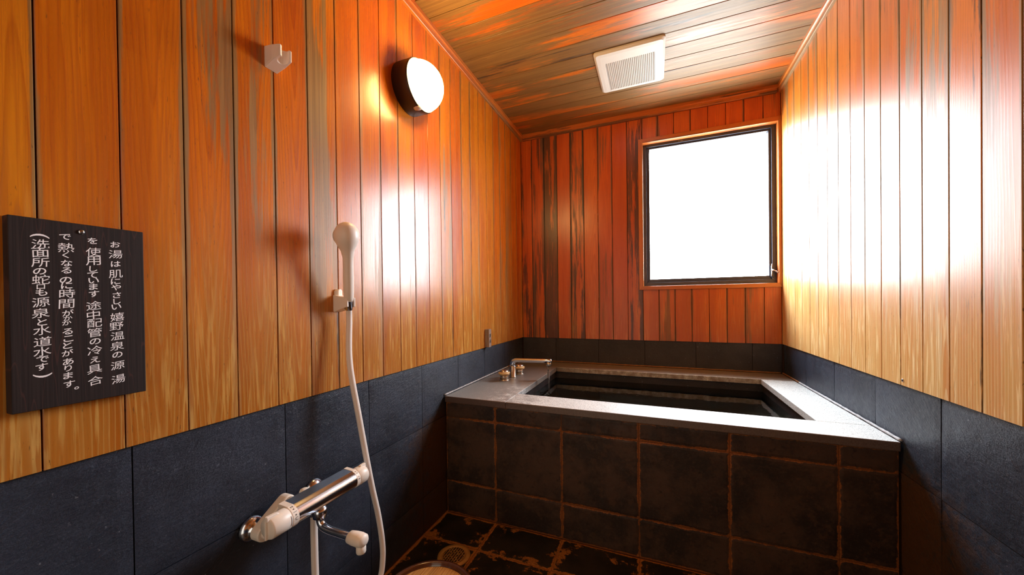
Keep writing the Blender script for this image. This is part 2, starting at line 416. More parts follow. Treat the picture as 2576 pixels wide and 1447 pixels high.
def empty(name, loc, label=None, cat=None, group=None, rot=(0, 0, 0)):
    o = bpy.data.objects.new(name, None); C.objects.link(o); o.location = loc; o.rotation_euler = rot
    o.empty_display_size = 0.05
    if label: tag(o, label, cat, group)
    return o
def tag(o, label, cat, group=None, kind=None):
    o['label'] = label; o['category'] = cat
    if group: o['group'] = group
    if kind: o['kind'] = kind
    return o
def struct(o): o['kind'] = 'structure'; return o
def axis_to(direction, loc):
    """matrix taking local +z to the direction, placed at loc"""
    q = Vector(direction).normalized().to_track_quat('Z', 'Y')
    return Matrix.Translation(Vector(loc)) @ q.to_matrix().to_4x4()
def bez(ps, n=12):
    """Catmull-Rom through the points"""
    P = [Vector(p) for p in ps]; P = [P[0] * 2 - P[1]] + P + [P[-1] * 2 - P[-2]]; out = []
    for i in range(1, len(P) - 2):
        for k in range(n):
            t = k / n; a, b, c, d = P[i - 1], P[i], P[i + 1], P[i + 2]
            out.append(0.5 * ((2 * b) + (c - a) * t + (2 * a - 5 * b + 4 * c - d) * t * t + (3 * b - a - 3 * c + d) * t ** 3))
    out.append(P[-2]); return out

# boards: one chamfered plank per strip, frame (o; across a, along b, outward n)
def planks(mb, o, a, b, nrm, strips, thick=0.012, gap=0.003, ch=0.0010, stain=None):
    o, a, b, nrm = Vector(o), Vector(a), Vector(b), Vector(nrm)
    for si, (u0, u1, v0, v1) in enumerate(strips):
        u0 += gap / 2; u1 -= gap / 2; w2 = (u1 - u0) / 2; uc = (u0 + u1) / 2
        prof = [(-w2, -thick), (-w2, -ch), (-w2 + ch, 0.0), (w2 - ch, 0.0), (w2, -ch), (w2, -thick)]
        vs = []
        for v in (v0, v1):
            for (x, d) in prof: vs.append(o + a * (uc + x) + b * v + nrm * d)
        fs = []; uvs = []
        for k in range(5):
            fs.append((k, k + 1, k + 7, k + 6))
            uvs.append([(prof[k][0], v0), (prof[k + 1][0], v0), (prof[k + 1][0], v1), (prof[k][0], v1)])
        fs.append((0, 6, 11, 5)); uvs.append([(0, v0), (0, v1), (0, v1), (0, v0)])
        fs.append((5, 4, 3, 2, 1, 0)); uvs.append([(0, v0)] * 6)
        fs.append((6, 7, 8, 9, 10, 11)); uvs.append([(0, v1)] * 6)
        mb.add(vs, fs, uvs, pid=rnd.random(), stain=stain[si] if stain else 0.0)
# stone tiles: each a small grid so its face can be uneven and knows the distance to its joint
def tiles(mb, o, a, b, nrm, us, vs_, gap=0.003, thick=0.010, res=0.02, bump=0.0008, skip=()):
    o, a, b, nrm = Vector(o), Vector(a), Vector(b), Vector(nrm)
    for i in range(len(us) - 1):
        for j in range(len(vs_) - 1):
            if (i, j) in skip: continue
            u0, u1, v0, v1 = us[i] + gap / 2, us[i + 1] - gap / 2, vs_[j] + gap / 2, vs_[j + 1] - gap / 2
            nu = max(2, int((u1 - u0) / res)); nv = max(2, int((v1 - v0) / res))
            pts = []; ed = []; pid = rnd.random(); tilt = (rnd.uniform(-1, 1) * bump * 1.2, rnd.uniform(-1, 1) * bump * 1.2)
            for q in range(nv + 1):
                for p in range(nu + 1):
                    fu, fv = p / nu, q / nv
                    u = u0 + (u1 - u0) * fu; v = v0 + (v1 - v0) * fv
                    d = min(u - u0, u1 - u, v - v0, v1 - v)
                    dz = (rnd.uniform(-1, 1) * bump * 0.10 + tilt[0] * (fu - .5) + tilt[1] * (fv - .5)) - (0.0012 if d < 1e-6 else 0)
                    pts.append(o + a * u + b * v + nrm * dz); ed.append(d)
            fs = [(q * (nu + 1) + p, q * (nu + 1) + p + 1, (q + 1) * (nu + 1) + p + 1, (q + 1) * (nu + 1) + p) for q in range(nv) for p in range(nu)]
            ring = [p for p in range(nu + 1)] + [q * (nu + 1) + nu for q in range(1, nv + 1)] + [nv * (nu + 1) + p for p in range(nu - 1, -1, -1)] + [q * (nu + 1) for q in range(nv - 1, 0, -1)]
            n0 = len(pts)
            for k in ring: pts.append(pts[k] - nrm * thick); ed.append(0.0)
            L = len(ring)
            for k in range(L): fs.append((ring[k], ring[(k + 1) % L], n0 + (k + 1) % L, n0 + k))
            fs.append(tuple(range(n0, n0 + L)))
            mb.add(pts, fs, smooth=False, pid=pid, edge=ed)

# ------------------------------------------------------------------ walls, ceiling, floor
seamL = [0.0] + [-0.0145 - 0.0968 * k for k in range(0, 33)]
seamL = [y for y in seamL if y > YB] + [YB]
seamL = sorted(set(seamL))
mb = MB(); planks(mb, (0, 0, 0), (0, 1, 0), (0, 0, 1), (1, 0, 0), [(seamL[i], seamL[i + 1], ZW, ZC) for i in range(len(seamL) - 1)], gap=0.0023)
wall_left = struct(mb.build('wall_left', WOOD_L))
mb = MB().box(-0.10, -0.0119, YB - .1, 0.1, -0.05, ZC + 0.1)
mb.build('backing', GAP, wall_left)
mb = MB(); tiles(mb, (-0.006, 0, 0), (0, 1, 0), (0, 0, 1), (1, 0, 0), [YB] + [-0.0305 - 0.3004 * k for k in range(10, -1, -1)] + [0.0], [0.0, 0.1525, 0.4519, ZW + .0015], gap=0.0022, thick=0.0058, bump=0.0007)
mb.build('stone_tiles', SLATE, wall_left)

seamR = [0.0] + [-0.015 - 0.0956 * k for k in range(0, 33)]
seamR = sorted(set([y for y in seamR if y > YB] + [YB]))
mb = MB(); planks(mb, (RW, 0, 0), (0, -1, 0), (0, 0, 1), (-1, 0, 0), [(-seamR[i + 1], -seamR[i], ZW, ZC) for i in range(len(seamR) - 1)], gap=0.003)
wall_right = struct(mb.build('wall_right', WOOD_R))
MB().box(RW + 0.0119, RW + 0.10, YB - .1, 0.1, -0.05, ZC + 0.1).build('backing', GAP, wall_right)
mb = MB(); tiles(mb, (RW + 0.006, 0, 0), (0, -1, 0), (0, 0, 1), (-1, 0, 0), [0.0, 0.0225] + [0.3225 + 0.2975 * k for k in range(9)] + [-YB], [0.0, 0.1525, 0.4519, ZW + .0015], gap=0.0022, thick=0.0058, bump=0.0016)
mb.build('stone_tiles', SLATE_R, wall_right)

stains = []
seamB = [0.0, 0.081] + [0.176 + 0.0953 * k for k in range(0, 15)] + [RW]
strips = []
for i in range(len(seamB) - 1):
    a0, a1 = seamB[i], seamB[i + 1]
    if a1 <= WX0 + 0.01: strips.append((a0, a1, ZW, ZC)); stains.append((0.10, 0.15, 0.27, -0.2, 0.18, -0.1, -0.2, -0.2, 0.14)[i])
    else: stains += [-0.2, -0.02]; strips += [(a0, a1, ZW, WZ0 - 0.004), (a0, a1, WZ1 + 0.004, ZC)]
mb = MB(); planks(mb, (0, 0, 0), (1, 0, 0), (0, 0, 1), (0, -1, 0), strips, gap=0.0024, stain=stains)
wall_back = struct(mb.build('wall_back', WOOD_B))
mb = MB()
y0, y1 = 0.0119, 0.10
mb.box(-0.1, WX0 - .004, y0, y1, -0.05, ZC + .1).box(WX1 + .004, RW + .1, y0, y1, -0.05, ZC + .1)
mb.box(WX0 - .004, WX1 + .004, y0, y1, -0.05, WZ0 - .004).box(WX0 - .004, WX1 + .004, y0, y1, WZ1 + .004, ZC + .1)
mb.build('backing', GAP, wall_back)
mb = MB(); ox0_, ox1_, oz0_, oz1_ = WX0 - .012, WX1 + .012, WZ0 - .02, WZ1 + 0.004
mb.box(-0.3, ox0_, 0.10, 0.20, -0.05, ZC + .3).box(ox1_, RW + .3, 0.10, 0.20, -0.05, ZC + .3)
mb.box(ox0_, ox1_, 0.10, 0.20, -0.05, oz0_).box(ox0_, ox1_, 0.10, 0.20, oz1_, ZC + .3)
mb.build('outer_leaf', EAVE, wall_back)
mb = MB(); tiles(mb, (0, 0.006, 0), (1, 0, 0), (0, 0, 1), (0, -1, 0), [0.0, 0.25, 0.55, 0.85, 1.15, 1.45, RW], [0.0, 0.1525, 0.4519, ZW + .0015], gap=0.0025, thick=0.0058, bump=0.0007)
mb.build('stone_tiles', SLATE_B, wall_back)

# wall behind the camera with an assumed glazed sliding door, added as fill light
DX0, DX1, DZ1 = 0.10, 0.90, 1.95
strips = []
fx = [0.0, 0.10] + [0.20 + 0.1 * k for k in range(14)] + [RW]
for k in range(len(fx) - 1):
    if fx[k + 1] <= DX0 + .01 or fx[k] >= DX1 - .01: strips.append((fx[k], fx[k + 1], ZW, ZC))
    else: strips.append((fx[k], fx[k + 1], DZ1, ZC))
mb = MB(); planks(mb, (0, YB, 0), (1, 0, 0), (0, 0, 1), (0, 1, 0), strips, gap=0.003)
wall_front = struct(mb.build('wall_front', WOOD_L))
MB().box(-0.1, DX0, YB - .1, YB - 0.0119, -0.05, ZC + .1).box(DX1, RW + 0.1, YB - .1, YB - 0.0119, -0.05, ZC + .1).box(DX0, DX1, YB - .1, YB - 0.0119, DZ1, ZC + .1).box(DX0, DX1, YB - .1, YB - 0.0119, -0.05, 0.0).build('backing', GAP, wall_front)
mb = MB(); tiles(mb, (0, YB - 0.006, 0), (1, 0, 0), (0, 0, 1), (0, 1, 0), [DX1, 1.15, 1.45, RW], [0.0, 0.1525, 0.4519, ZW + .0015], thick=0.0058)
mb.build('stone_tiles', SLATE, wall_front)
door = struct(empty('fill_door_1', (0.5, YB, 0)))
mb = MB(); do_ = (0.5, YB, 0)
mb.box(DX0, DX0 + .05, YB - .05, YB - .012, 0.0, DZ1).box(DX1 - .05, DX1, YB - .05, YB - .012, 0.0, DZ1).box(DX0 + .05, DX1 - .05, YB - .05, YB - .012, DZ1 - .05, DZ1).box(DX0 + .05, DX1 - .05, YB - .05, YB - .012, 0.0, 0.08)
mb.build('door_frame', WOOD_T, door, org=do_)
MB().box(DX0 + .05, DX1 - .05, YB - .034, YB - .028, 0.08, DZ1 - .05).build('fill_pane', DOORFILL, door, org=do_)

seamC = sorted(set([0.0] + [y for y in [-0.0 - 0.0984 * k for k in range(1, 33)] if y > YB] + [YB]))
mb = MB(); planks(mb, (0, 0, ZC), (0, 1, 0), (1, 0, 0), (0, 0, -1), [(seamC[i], seamC[i + 1], 0.0, RW) for i in range(len(seamC) - 1)], gap=0.0028)
ceiling = struct(mb.build('ceiling', WOOD_C))
MB().box(-0.1, RW + .1, YB - .1, 0.1, ZC + 0.0119, ZC + 0.08).build('backing', GAP, ceiling)

mb = MB(); tiles(mb, (0, 0, 0), (1, 0, 0), (0, 1, 0), (0, 0, 1), [0.0, 0.2535, 0.5535, 0.8535, 1.1535, 1.4535, RW], [YB] + [-1.24 - 0.3 * k for k in range(6, -1, -1)] + [YF], gap=0.005, thick=0.009, res=0.012, bump=0.0010)
floor = struct(mb.build('floor', FLOORSTONE))
MB().box(-0.1, RW + .1, YB - .1, 0.1, -0.08, -0.003).build('grout', GROUT_RUST, floor)

# crown mouldings: two-step profile swept along the wall
def moulding(name, p0, p1, inward):
    """p0,p1 on the wall/ceiling corner line; inward = unit vector off the wall"""
    p0, p1, inw = Vector(p0), Vector(p1), Vector(inward)
    prof = [(0, 0), (0.020, 0), (0.020, -0.017), (0.0165, -0.0195), (0.013, -0.0205), (0.013, -0.040), (0.011, -0.042), (0, -0.042)]
    along = (p1 - p0); L = along.length; along.normalize()
    vs = []; fs = []; uvs = []; n = len(prof)
    for q, s in ((p0, 0), (p1, L)):
        for (i, z) in prof: vs.append(q + inw * i + Vector((0, 0, z)))
    d = 0.0
    for k in range(n):
        k2 = (k + 1) % n; d2 = d + math.dist(prof[k], prof[k2])
        fs.append((k, k2, n + k2, n + k)); uvs.append([(d - .03, 0), (d2 - .03, 0), (d2 - .03, L), (d - .03, L)]); d = d2
    fs.append(tuple(range(n))); uvs.append([(0, 0)] * n); fs.append(tuple(range(n, 2 * n))); uvs.append([(0, L)] * n)
    return struct(MB().add(vs, fs, uvs, pid=rnd.random()).build(name, WOOD_T if name != 'trim_3' else WOOD_CASE))
moulding('trim_1', (0, YB, ZC), (0, 0, ZC), (1, 0, 0))
moulding('trim_2', (RW, YB, ZC), (RW, 0, ZC), (-1, 0, 0))
moulding('trim_3', (0.020, 0, ZC), (RW - 0.020, 0, ZC), (0, -1, 0))

# ------------------------------------------------------------------ window
wo = (1.215, 0.0, WZ0)
win = struct(empty('window_1', wo))
def framebars(mb, x0, x1, z0, z1, l, r, b, t, ya, yb_, pid=False):
    """four bars of a rectangular frame with mitred fronts"""
    o = [(x0, z0), (x1, z0), (x1, z1), (x0, z1)]; i = [(x0 + l, z0 + b), (x1 - r, z0 + b), (x1 - r, z1 - t), (x0 + l, z1 - t)]
    for k in range(4):
        k2 = (k + 1) % 4
        vs = [(p[0], y, p[1]) for y in (ya, yb_) for p in (o[k], o[k2], i[k2], i[k])]
        L = math.dist(o[k], o[k2]); w = 0.03
        fs = [(0, 1, 2, 3), (4, 7, 6, 5), (0, 4, 5, 1), (3, 2, 6, 7), (0, 3, 7, 4), (1, 5, 6, 2)]
        uvs = [[(0, 0), (0, L), (w, L), (w, 0)], [(0, 0), (w, 0), (w, L), (0, L)], [(0, 0), (w, 0), (w, L), (0, L)], [(0, 0), (0, L), (w, L), (w, 0)], [(0, 0), (w, 0), (w, w), (0, w)], [(0, 0), (w, 0), (w, w), (0, w)]]
        mb.add(vs, fs, uvs, pid=rnd.random())
mb = MB(); framebars(mb, 0.820, RW - 0.001, 1.050, 2.034, 0.028, RW - .001 - WX1, WZ0 - 1.050, 2.034 - WZ1, -0.009, 0.095)
mb.build('wood_casing', WOOD_CASE, win, org=wo, bevel=0.0015)
mb = MB(); framebars(mb, WX0, WX1, WZ0, WZ1, 0.020, 0.022, 0.024, 0.016, 0.034, 0.094)
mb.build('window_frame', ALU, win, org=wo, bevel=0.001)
sx0, sx1, sz0, sz1 = WX0 + .0185, WX1 - .0205, WZ0 + .0225, WZ1 - .0145
mb = MB(); framebars(mb, sx0, sx1, sz0, sz1, 0.021, 0.014, 0.024, 0.013, 0.046, 0.088)
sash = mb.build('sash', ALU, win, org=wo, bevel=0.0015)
MB().box(sx0 + .018, sx1 - .011, 0.064, 0.068, sz0 + .021, sz1 - .010).build('pane', PANE, sash, org=wo)
mb = MB(); mb.box(1.551, 1.569, 0.026, 0.035, 1.112, 1.178)
hd = mb.build('latch_plate', ALU, win, org=wo, bevel=0.002)
mb = MB().lathe([(0.007, 0), (0.0075, 0.004), (0.006, 0.010)], axis_to((0, -1, 0), (1.556, 0.027, 1.150)), 20)
mb.tube([(1.553, 0.019, 1.153), (1.562, 0.012, 1.149), (1.573, 0.004, 1.139), (1.578, -0.001, 1.135)], [0.0045, 0.0045, 0.004, 0.0055], 12)
mb.tube([(1.553, 0.022, 1.150), (1.553, 0.022, 1.185), (1.556, 0.024, 1.189)], 0.0018, 8)
mb.tube([(1.553, 0.022, 1.150), (1.553, 0.022, 1.118)], 0.0018, 8)
mb.build('latch_lever', CHROME, hd, org=wo)
mb = MB().lathe([(0.003, 0), (0.003, 0.002)], axis_to((0, -1, 0), (1.562, 0.035, 1.101)), 12); mb.build('screw', CHROME_DULL, hd, org=wo)

# ------------------------------------------------------------------ glyph helper
def glyph(ch, offset=0.0):
    cu = bpy.data.curves.new('g', 'FONT'); cu.body = ch; cu.size = 1.0; cu.offset = offset; cu.resolution_u = 3
    ob = bpy.data.objects.new('g', cu); C.objects.link(ob)
    bpy.context.view_layer.update()
    dg = bpy.context.evaluated_depsgraph_get(); me = ob.evaluated_get(dg).to_mesh()
    vs = [tuple(v.co) for v in me.vertices]; fs = [tuple(p.vertices) for p in me.polygons]
    ob.evaluated_get(dg).to_mesh_clear(); bpy.data.objects.remove(ob); bpy.data.curves.remove(cu)
    return vs, fs
def put_glyph(mb, ch, M, size, offset=0.012, shear=0.0, rot=0.0, fit='max', stretch=1.0):
    """glyph centred on the origin of M (x right, y up, z out), scaled to size"""
    vs, fs = glyph(ch, offset)
    if not vs: return
    x0, x1 = min(v[0] for v in vs), max(v[0] for v in vs); y0, y1 = min(v[1] for v in vs), max(v[1] for v in vs)
    s = size / (max(x1 - x0, y1 - y0) if fit == 'max' else (y1 - y0))
    out = []
    for v in vs:
        x = (v[0] - (x0 + x1) / 2) * s * stretch; y = (v[1] - (y0 + y1) / 2) * s
        y += shear * x
        out.append((x * math.cos(rot) - y * math.sin(rot), x * math.sin(rot) + y * math.cos(rot), 0.0))
    mb.add(out, fs, M=M)
def frame_m(loc, right, up):
    r = Vector(right).normalized(); u = Vector(up).normalized(); n = r.cross(u)
    M = Matrix(((r.x, u.x, n.x, 0), (r.y, u.y, n.y, 0), (r.z, u.z, n.z, 0), (0, 0, 0, 1))); M.translation = Vector(loc); return M

# maker's mark on the sash head
mb = MB()
for k, ch in enumerate('KSM'): put_glyph(mb, ch, frame_m((1.066 + k * 0.0085, 0.0335, WZ1 - .008), (1, 0, 0), (0, 0, 1)), 0.008, 0.0)
mb.build('maker_mark', GREYINK, win, org=wo, fix=False)

# ------------------------------------------------------------------ bathtub
to = (RW / 2, YF, 0.0)
tub = empty('bathtub', to, 'built-in stone bathtub with iron-stained tiled front and pale granite rim below the window', 'bathtub')
mb = MB(); tiles(mb, (0, YF, 0), (1, 0, 0), (0, 0, 1), (0, -1, 0), [0.0, 0.2516, 0.5516, 0.8516, 1.1516, 1.4516, RW], [0.002, 0.1506, 0.4472, ZS + 0.001], gap=0.0026, thick=0.008, res=0.010, bump=0.0010)
fp = mb.build('front_panel', TUBSTONE, tub, org=to)
MB().box(0.0, RW, YF + 0.003, OY0 - 0.012, 0.0, ZS).build('grout', GROUT_RUST, fp, org=to)
e_ = 0.0004
slabs = [(e_, OX0 - 0.0004, YS, -e_), (OX0 + 0.0004, RW - e_, YS, OY0), (OX1, RW - e_, OY0 + .0006, OY1 - .0006), (OX0 + .0004, RW - e_, OY1, -e_)]
for (a, b, c, d) in slabs:
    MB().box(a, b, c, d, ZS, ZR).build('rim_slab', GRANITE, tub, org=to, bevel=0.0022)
# basin below the rim
i0, i1, j0, j1 = OX0 - 0.010, OX1 + 0.010, OY0 - 0.010, OY1 + 0.010
mb = MB(); zb = 0.06
mb.box(i0 - 0.28, i0, j0, -0.002, zb, ZS - .0005).box(i1, RW - .002, j0, -0.002, zb, ZS - .0005).box(i0, i1, j1, -0.002, zb, ZS - .0005)
mb.box(i0, i1, OY0 - 0.0115, j0 + .0, zb, ZS - .0005).box(0.01, RW - .002, OY0 - .0115, -0.002, 0.005, zb)
mb.build('basin', SLATE_B, tub, org=to)
# sealant and iron crust along the walls
def crust(name, mat, p0, p1, r, wall):
    n = 90; P = [Vector(p0).lerp(Vector(p1), k / n) for k in range(n + 1)]
    rr = [(r * rnd.uniform(0.75, 1.15), r * rnd.uniform(0.6, 1.1)) for _ in P]
    MB().tube(P, rr, 10).build(name, mat, wall)
zc_ = ZR + 0.0047
crust('sealant_strip', CAULK, (-0.0022, YS + .004, zc_), (-0.0022, -0.30, zc_), 0.0046, wall_left)
crust('sealant_strip', CAULK, (RW + 0.0022, YS + .004, zc_), (RW + 0.0022, -0.25, zc_), 0.0046, wall_right)
crust('iron_crust', RUSTCRUST, (0.008, 0.0015, zc_), (RW - .008, 0.0015, zc_), 0.0047, wall_back)
crust('iron_crust', RUSTCRUST, (-0.002, -0.30, zc_), (-0.002, -0.001, zc_), 0.0046, wall_left)
crust('iron_crust', RUSTCRUST, (RW + .002, -0.25, zc_), (RW + .002, -0.001, zc_), 0.0046, wall_right)

ZWAT = 0.477
w_ = MB().box(i0 + .001, i1 - .001, j0 + .001, j1 - .001, zb + .001, ZWAT).build('bath_water', WATER, loc=((i0 + i1) / 2, (j0 + j1) / 2, zb), org=((i0 + i1) / 2, (j0 + j1) / 2, zb))
tag(w_, 'still dark hot-spring water filling the stone bathtub', 'water', kind='stuff')

# ------------------------------------------------------------------ bath spout and its two taps
def tap(px, py, label):
    o = (px, py, ZR)
    t = empty('tap_handle', o, label, 'tap', 'tap knobs on the granite rim')
    Mx = Matrix.Translation(Vector(o))
    MB().lathe([(0.0285, 0.0), (0.0285, 0.004), (0.025, 0.007)], Mx, 32).build('base_ring', CHROME_DULL, t, org=o)
    MB().lathe([(0.0235, 0.006), (0.0235, 0.034)], Mx, 32).build('stem', CHROME_DULL, t, org=o)
    MB().lathe([(0.026, 0.030), (0.031, 0.033), (0.033, 0.039), (0.032, 0.045), (0.027, 0.048)], Mx, 32).build('grip_ring', KNOBRING, t, org=o)
    MB().lathe([(0.026, 0.047), (0.025, 0.052), (0.019, 0.057), (0.010, 0.060), (0.002, 0.061)], Mx, 32).build('cap', CHROME_DULL, t, org=o)
tap(0.131, -0.668, 'round tap knob with yellowed ring on the granite rim, nearer the camera')
tap(0.150, -0.480, 'round tap knob with yellowed ring on the granite rim, behind the spout post')
SPX, SPY = 0.146, -0.577
o = (SPX, SPY, ZR)
sp = empty('bath_spout', o, 'chrome swivel spout running water into the stone bathtub', 'spout')
MB().lathe([(0.021, 0.0), (0.021, 0.004), (0.0185, 0.006), (0.0185, 0.062), (0.0165, 0.066)], Matrix.Translation(Vector(o)), 28).build('post', CHROME_DULL, sp, org=o)
zt = ZR + 0.099
pth = [(SPX, SPY, ZR + .060), (SPX, SPY, ZR + .080), (SPX + .006, SPY, ZR + .092), (SPX + .022, SPY, zt)] + [(SPX + .022 + .2025 * k / 6, SPY, zt + 0.006 * k / 6) for k in range(1, 7)]
pth += [(0.377, SPY, zt + .006), (0.381, SPY, zt + .006)]
MB().tube(pth, [.0165, .016, .0145, .0125] + [.0122] * 6 + [.010, .004], 20).build('spout_pipe', CHROME, sp, org=o)
MB().lathe([(0.0135, 0.0), (0.0145, 0.002), (0.0145, 0.016), (0.012, 0.020)], Matrix.Translation(Vector((0.362, SPY, zt - .022))), 24).build('nozzle', CHROME_DULL, sp, org=o)
# the falling stream: two twisted strands
mb = MB()
for s in (0, 1):
    P = []; R = []
    for k in range(25):
        t = k / 24; z = zt - .021 - t * (zt - .021 - ZWAT + .002)
        r = 0.0042 * (1 - 0.6 * min(1, t * 3)) + .0008
        P.append((0.3600 + r * math.cos(t * 9 + s * PI) + 0.003 * t, SPY + r * math.sin(t * 9 + s * PI), z)); R.append(0.0042 - 0.0017 * t)
    mb.tube(P, R, 10)
stm = mb.build('water_stream', STREAM, loc=(0.362, SPY, ZWAT), org=(0.362, SPY, ZWAT))
tag(stm, 'thin twisted stream of water falling from the chrome spout', 'water stream')
mb = MB()
for k in range(16):
    a = rnd.uniform(0, 2 * PI); d = rnd.uniform(0.012, 0.075); r = rnd.uniform(0.0015, 0.0042)
    cx_, cy_ = 0.366 + d * math.cos(a) + .01, SPY + d * math.sin(a) * .7 - .01
    mb.lathe([(r * math.cos(q), r * math.sin(q) * .8) for q in [PI / 2 * j / 5 for j in range(5)]], Matrix.Translation((cx_, cy_, ZWAT)), 12)
fo = mb.build('foam_bubbles', STREAM, loc=(0.366, SPY, ZWAT), org=(0.366, SPY, ZWAT))
tag(fo, 'small bubbles on the bath water where the stream lands', 'bubbles', kind='stuff')

# ------------------------------------------------------------------ small plaque by the tub
po = (0.0, -0.624, 0.722)
pq = MB().box(0.0, 0.026, -0.638, -0.607, 0.722, 0.826).build('spring_plaque', PLAQUE, loc=po, org=po, bevel=0.0012)
tag(pq, 'small grey wooden plaque with dark brushed characters on the left wall above the tub rim', 'plaque')
mb = MB()
for k, ch in enumerate('源泉'): put_glyph(mb, ch, frame_m((0.0264, -0.6225, 0.789 - k * .033), (0, 1, 0), (0, 0, 1)), 0.022, 0.012, 0.1)
mb.build('lettering', BLACK, pq, org=po, fix=False)

# ------------------------------------------------------------------ notice board
so = (0.0, -2.198, 0.822); sx = 0.020
sg = MB().box(0.0, sx, -2.2745, -2.1225, 0.822, 1.122).build('notice_board', SIGNBOARD, loc=so, org=so, bevel=0.001)
tag(sg, 'black stained wooden notice board with four white handwritten Japanese columns, screwed to the left wall', 'sign')
KANJI = set('湯肌嬉野温泉源使用途中配管冷具合熱時間洗面所蛇水道')
def col(chars, ys, ycen, cal):
    (a0, z0), (a1, z1) = cal; mb = MB(); r = random.Random(len(chars))
    for ch, yy in zip(chars, ys):
        z = z0 + (yy - a0) * (z1 - z0) / (a1 - a0)
        size = 0.0150 if ch in KANJI else 0.0106
        yc = ycen + r.uniform(-.0008, .0008); rot = r.uniform(-.04, .04); sh = 0.13
        st = 1.18
        if ch in 'くしりるこ': size = 0.0100
        if ch == '口': size = 0.0074
        if ch == 'か': size = 0.0084
        if ch == 'の': size = 0.0112
        if ch == '。': size = 0.0045; yc += 0.008
        if ch in '(': rot = -PI / 2; size = 0.019; sh = 0
        if ch in ')': rot = -PI / 2; size = 0.019; sh = 0
        put_glyph(mb, ch, frame_m((sx + .00015, yc, z), (0, 1, 0), (0, 0, 1)), size, 0.0 if ch in KANJI else 0.011, sh, rot, stretch=st)
    return mb.build('lettering', PAINTW, sg, org=so, fix=False)
col('お湯は肌にやさしい嬉野温泉の源湯', [222, 270, 318, 367, 404, 434, 472, 503, 530, 580, 626, 674, 724, 768, 820, 888], -2.160, ((205, 1.0995), (909, 0.845)))
col('を使用していますす途中配管の冷え具合'.replace('すす', 'す'), [208, 262, 306, 346, 377, 404, 434, 469, 527, 573, 613, 660, 704, 748, 794, 840, 897], -2.188, ((195.5, 1.100), (919, 0.848)))
col('で熱くなるのに時間がかかることがあります。', [187, 239, 277, 316, 352, 400, 427, 467, 517, 562, 588, 611, 654, 690, 723, 760, 803, 836, 872, 915, 940], -2.218, ((176, 1.101), (948, 0.845)))
col('(洗面所の蛇口も源泉と水道水です)', [182, 222, 264, 312, 357, 397, 433, 461, 509, 563, 608, 648, 704, 753, 792, 829, 872], -2.2445, ((172, 1.098), (876, 0.874)))
Mx = axis_to((1, 0, 0), (sx - .001, -2.2005, 1.1085))
sc = MB().lathe([(0.0040, 0.0), (0.0041, 0.0015), (0.0034, 0.0030), (0.0020, 0.0038), (0.0004, 0.0040)], Mx, 24).build('screw', CHROME, sg, org=so)
mb = MB()
for r in (0, 1):
    mb.box(-0.0018, 0.0018, -0.0004, 0.0004, 0.0036, 0.0042, M=Mx @ Matrix.Rotation(PI / 4 + r * PI / 2, 4, 'Z'))
mb.build('cross_slot', BLACK, sc, org=so)

# ------------------------------------------------------------------ wall lamp
LY, LZ, LR = -1.306, 1.840, 0.098
lo_ = (0.0, LY, LZ)
lp = empty('wall_lamp', lo_, 'round wall lamp with glowing opal dome and dark bronze base on the left wall', 'lamp')
Mx = axis_to((1, 0, 0), lo_)
MB().lathe([(LR, 0.0), (LR, 0.064), (LR - .0015, 0.070), (LR - .0035, 0.071), (LR - .0045, 0.066), (LR - .005, 0.030)], Mx, 64, caps=True).build('base', BRONZE, lp, org=lo_)
n_ = 16; r0 = LR - 0.0062; dz = 0.088
prof = [(r0 * math.cos(PI / 2 * k / n_) if k < n_ else .0015, 0.062 + dz * math.sin(PI / 2 * k / n_)) for k in range(n_ + 1)]
Mg = axis_to((1, 0, 0), (0, LY + .001, LZ - 0.001))
MB().lathe([(r0 * .97, 0.034)] + prof, Mg, 64).build('opal_globe', GLOW, lp, org=lo_)
# clear motion-sensor lens in the lower rim
Ms = axis_to((1, 0, -0.2), (0.058, LY - .016, LZ - LR + 0.014))
MB().lathe([(0.0165, -0.01), (0.0165, 0.004), (0.015, 0.011), (0.011, 0.016), (0.006, 0.0185), (0.001, 0.019)], Ms, 28).build('sensor_lens', WHITE, lp, org=lo_)

# ------------------------------------------------------------------ ceiling fan grille
vx0, vx1, vy0, vy1, vz = 0.640, 0.971, -0.690, -0.336, ZC - 0.017
vo = ((vx0 + vx1) / 2, (vy0 + vy1) / 2, ZC)
fan = empty('ventilation_fan', vo, 'square white ventilation fan cover with fine grille on the boarded ceiling', 'fan')
gx0, gx1, gy0, gy1 = 0.692, 0.922, -0.607, -0.367
def rrect(x0, x1, y0, y1, r, z, n=6):
    out = []
    for cx_, cy_, a0 in ((x1 - r, y1 - r, 0), (x0 + r, y1 - r, PI / 2), (x0 + r, y0 + r, PI), (x1 - r, y0 + r, 1.5 * PI)):
        for k in range(n + 1):
            a = a0 + PI / 2 * k / n; out.append((cx_ + r * math.cos(a), cy_ + r * math.sin(a), z))
    return out
rings = [rrect(vx0, vx1, vy0, vy1, .016, ZC - .0005), rrect(vx0, vx1, vy0, vy1, .016, ZC - .007), rrect(vx0 + .010, vx1 - .010, vy0 + .010, vy1 - .010, .014, vz + .0015),
         rrect(vx0 + .028, vx1 - .028, vy0 + .028, vy1 - .028, .01, vz), rrect(gx0, gx1, gy0, gy1, .003, vz), rrect(gx0, gx1, gy0, gy1, .003, vz + .010)]
mb = MB(); n = len(rings[0]); vs = [p for r in rings for p in r]; fs = []
for i in range(len(rings) - 1):
    for k in range(n):
        k2 = (k + 1) % n; fs.append((i * n + k, i * n + k2, (i + 1) * n + k2, (i + 1) * n + k))
mb.add(vs, fs); mb.build('cover_frame', WHITE, fan, org=vo)
mb = MB(); nc, nr = 26, 40
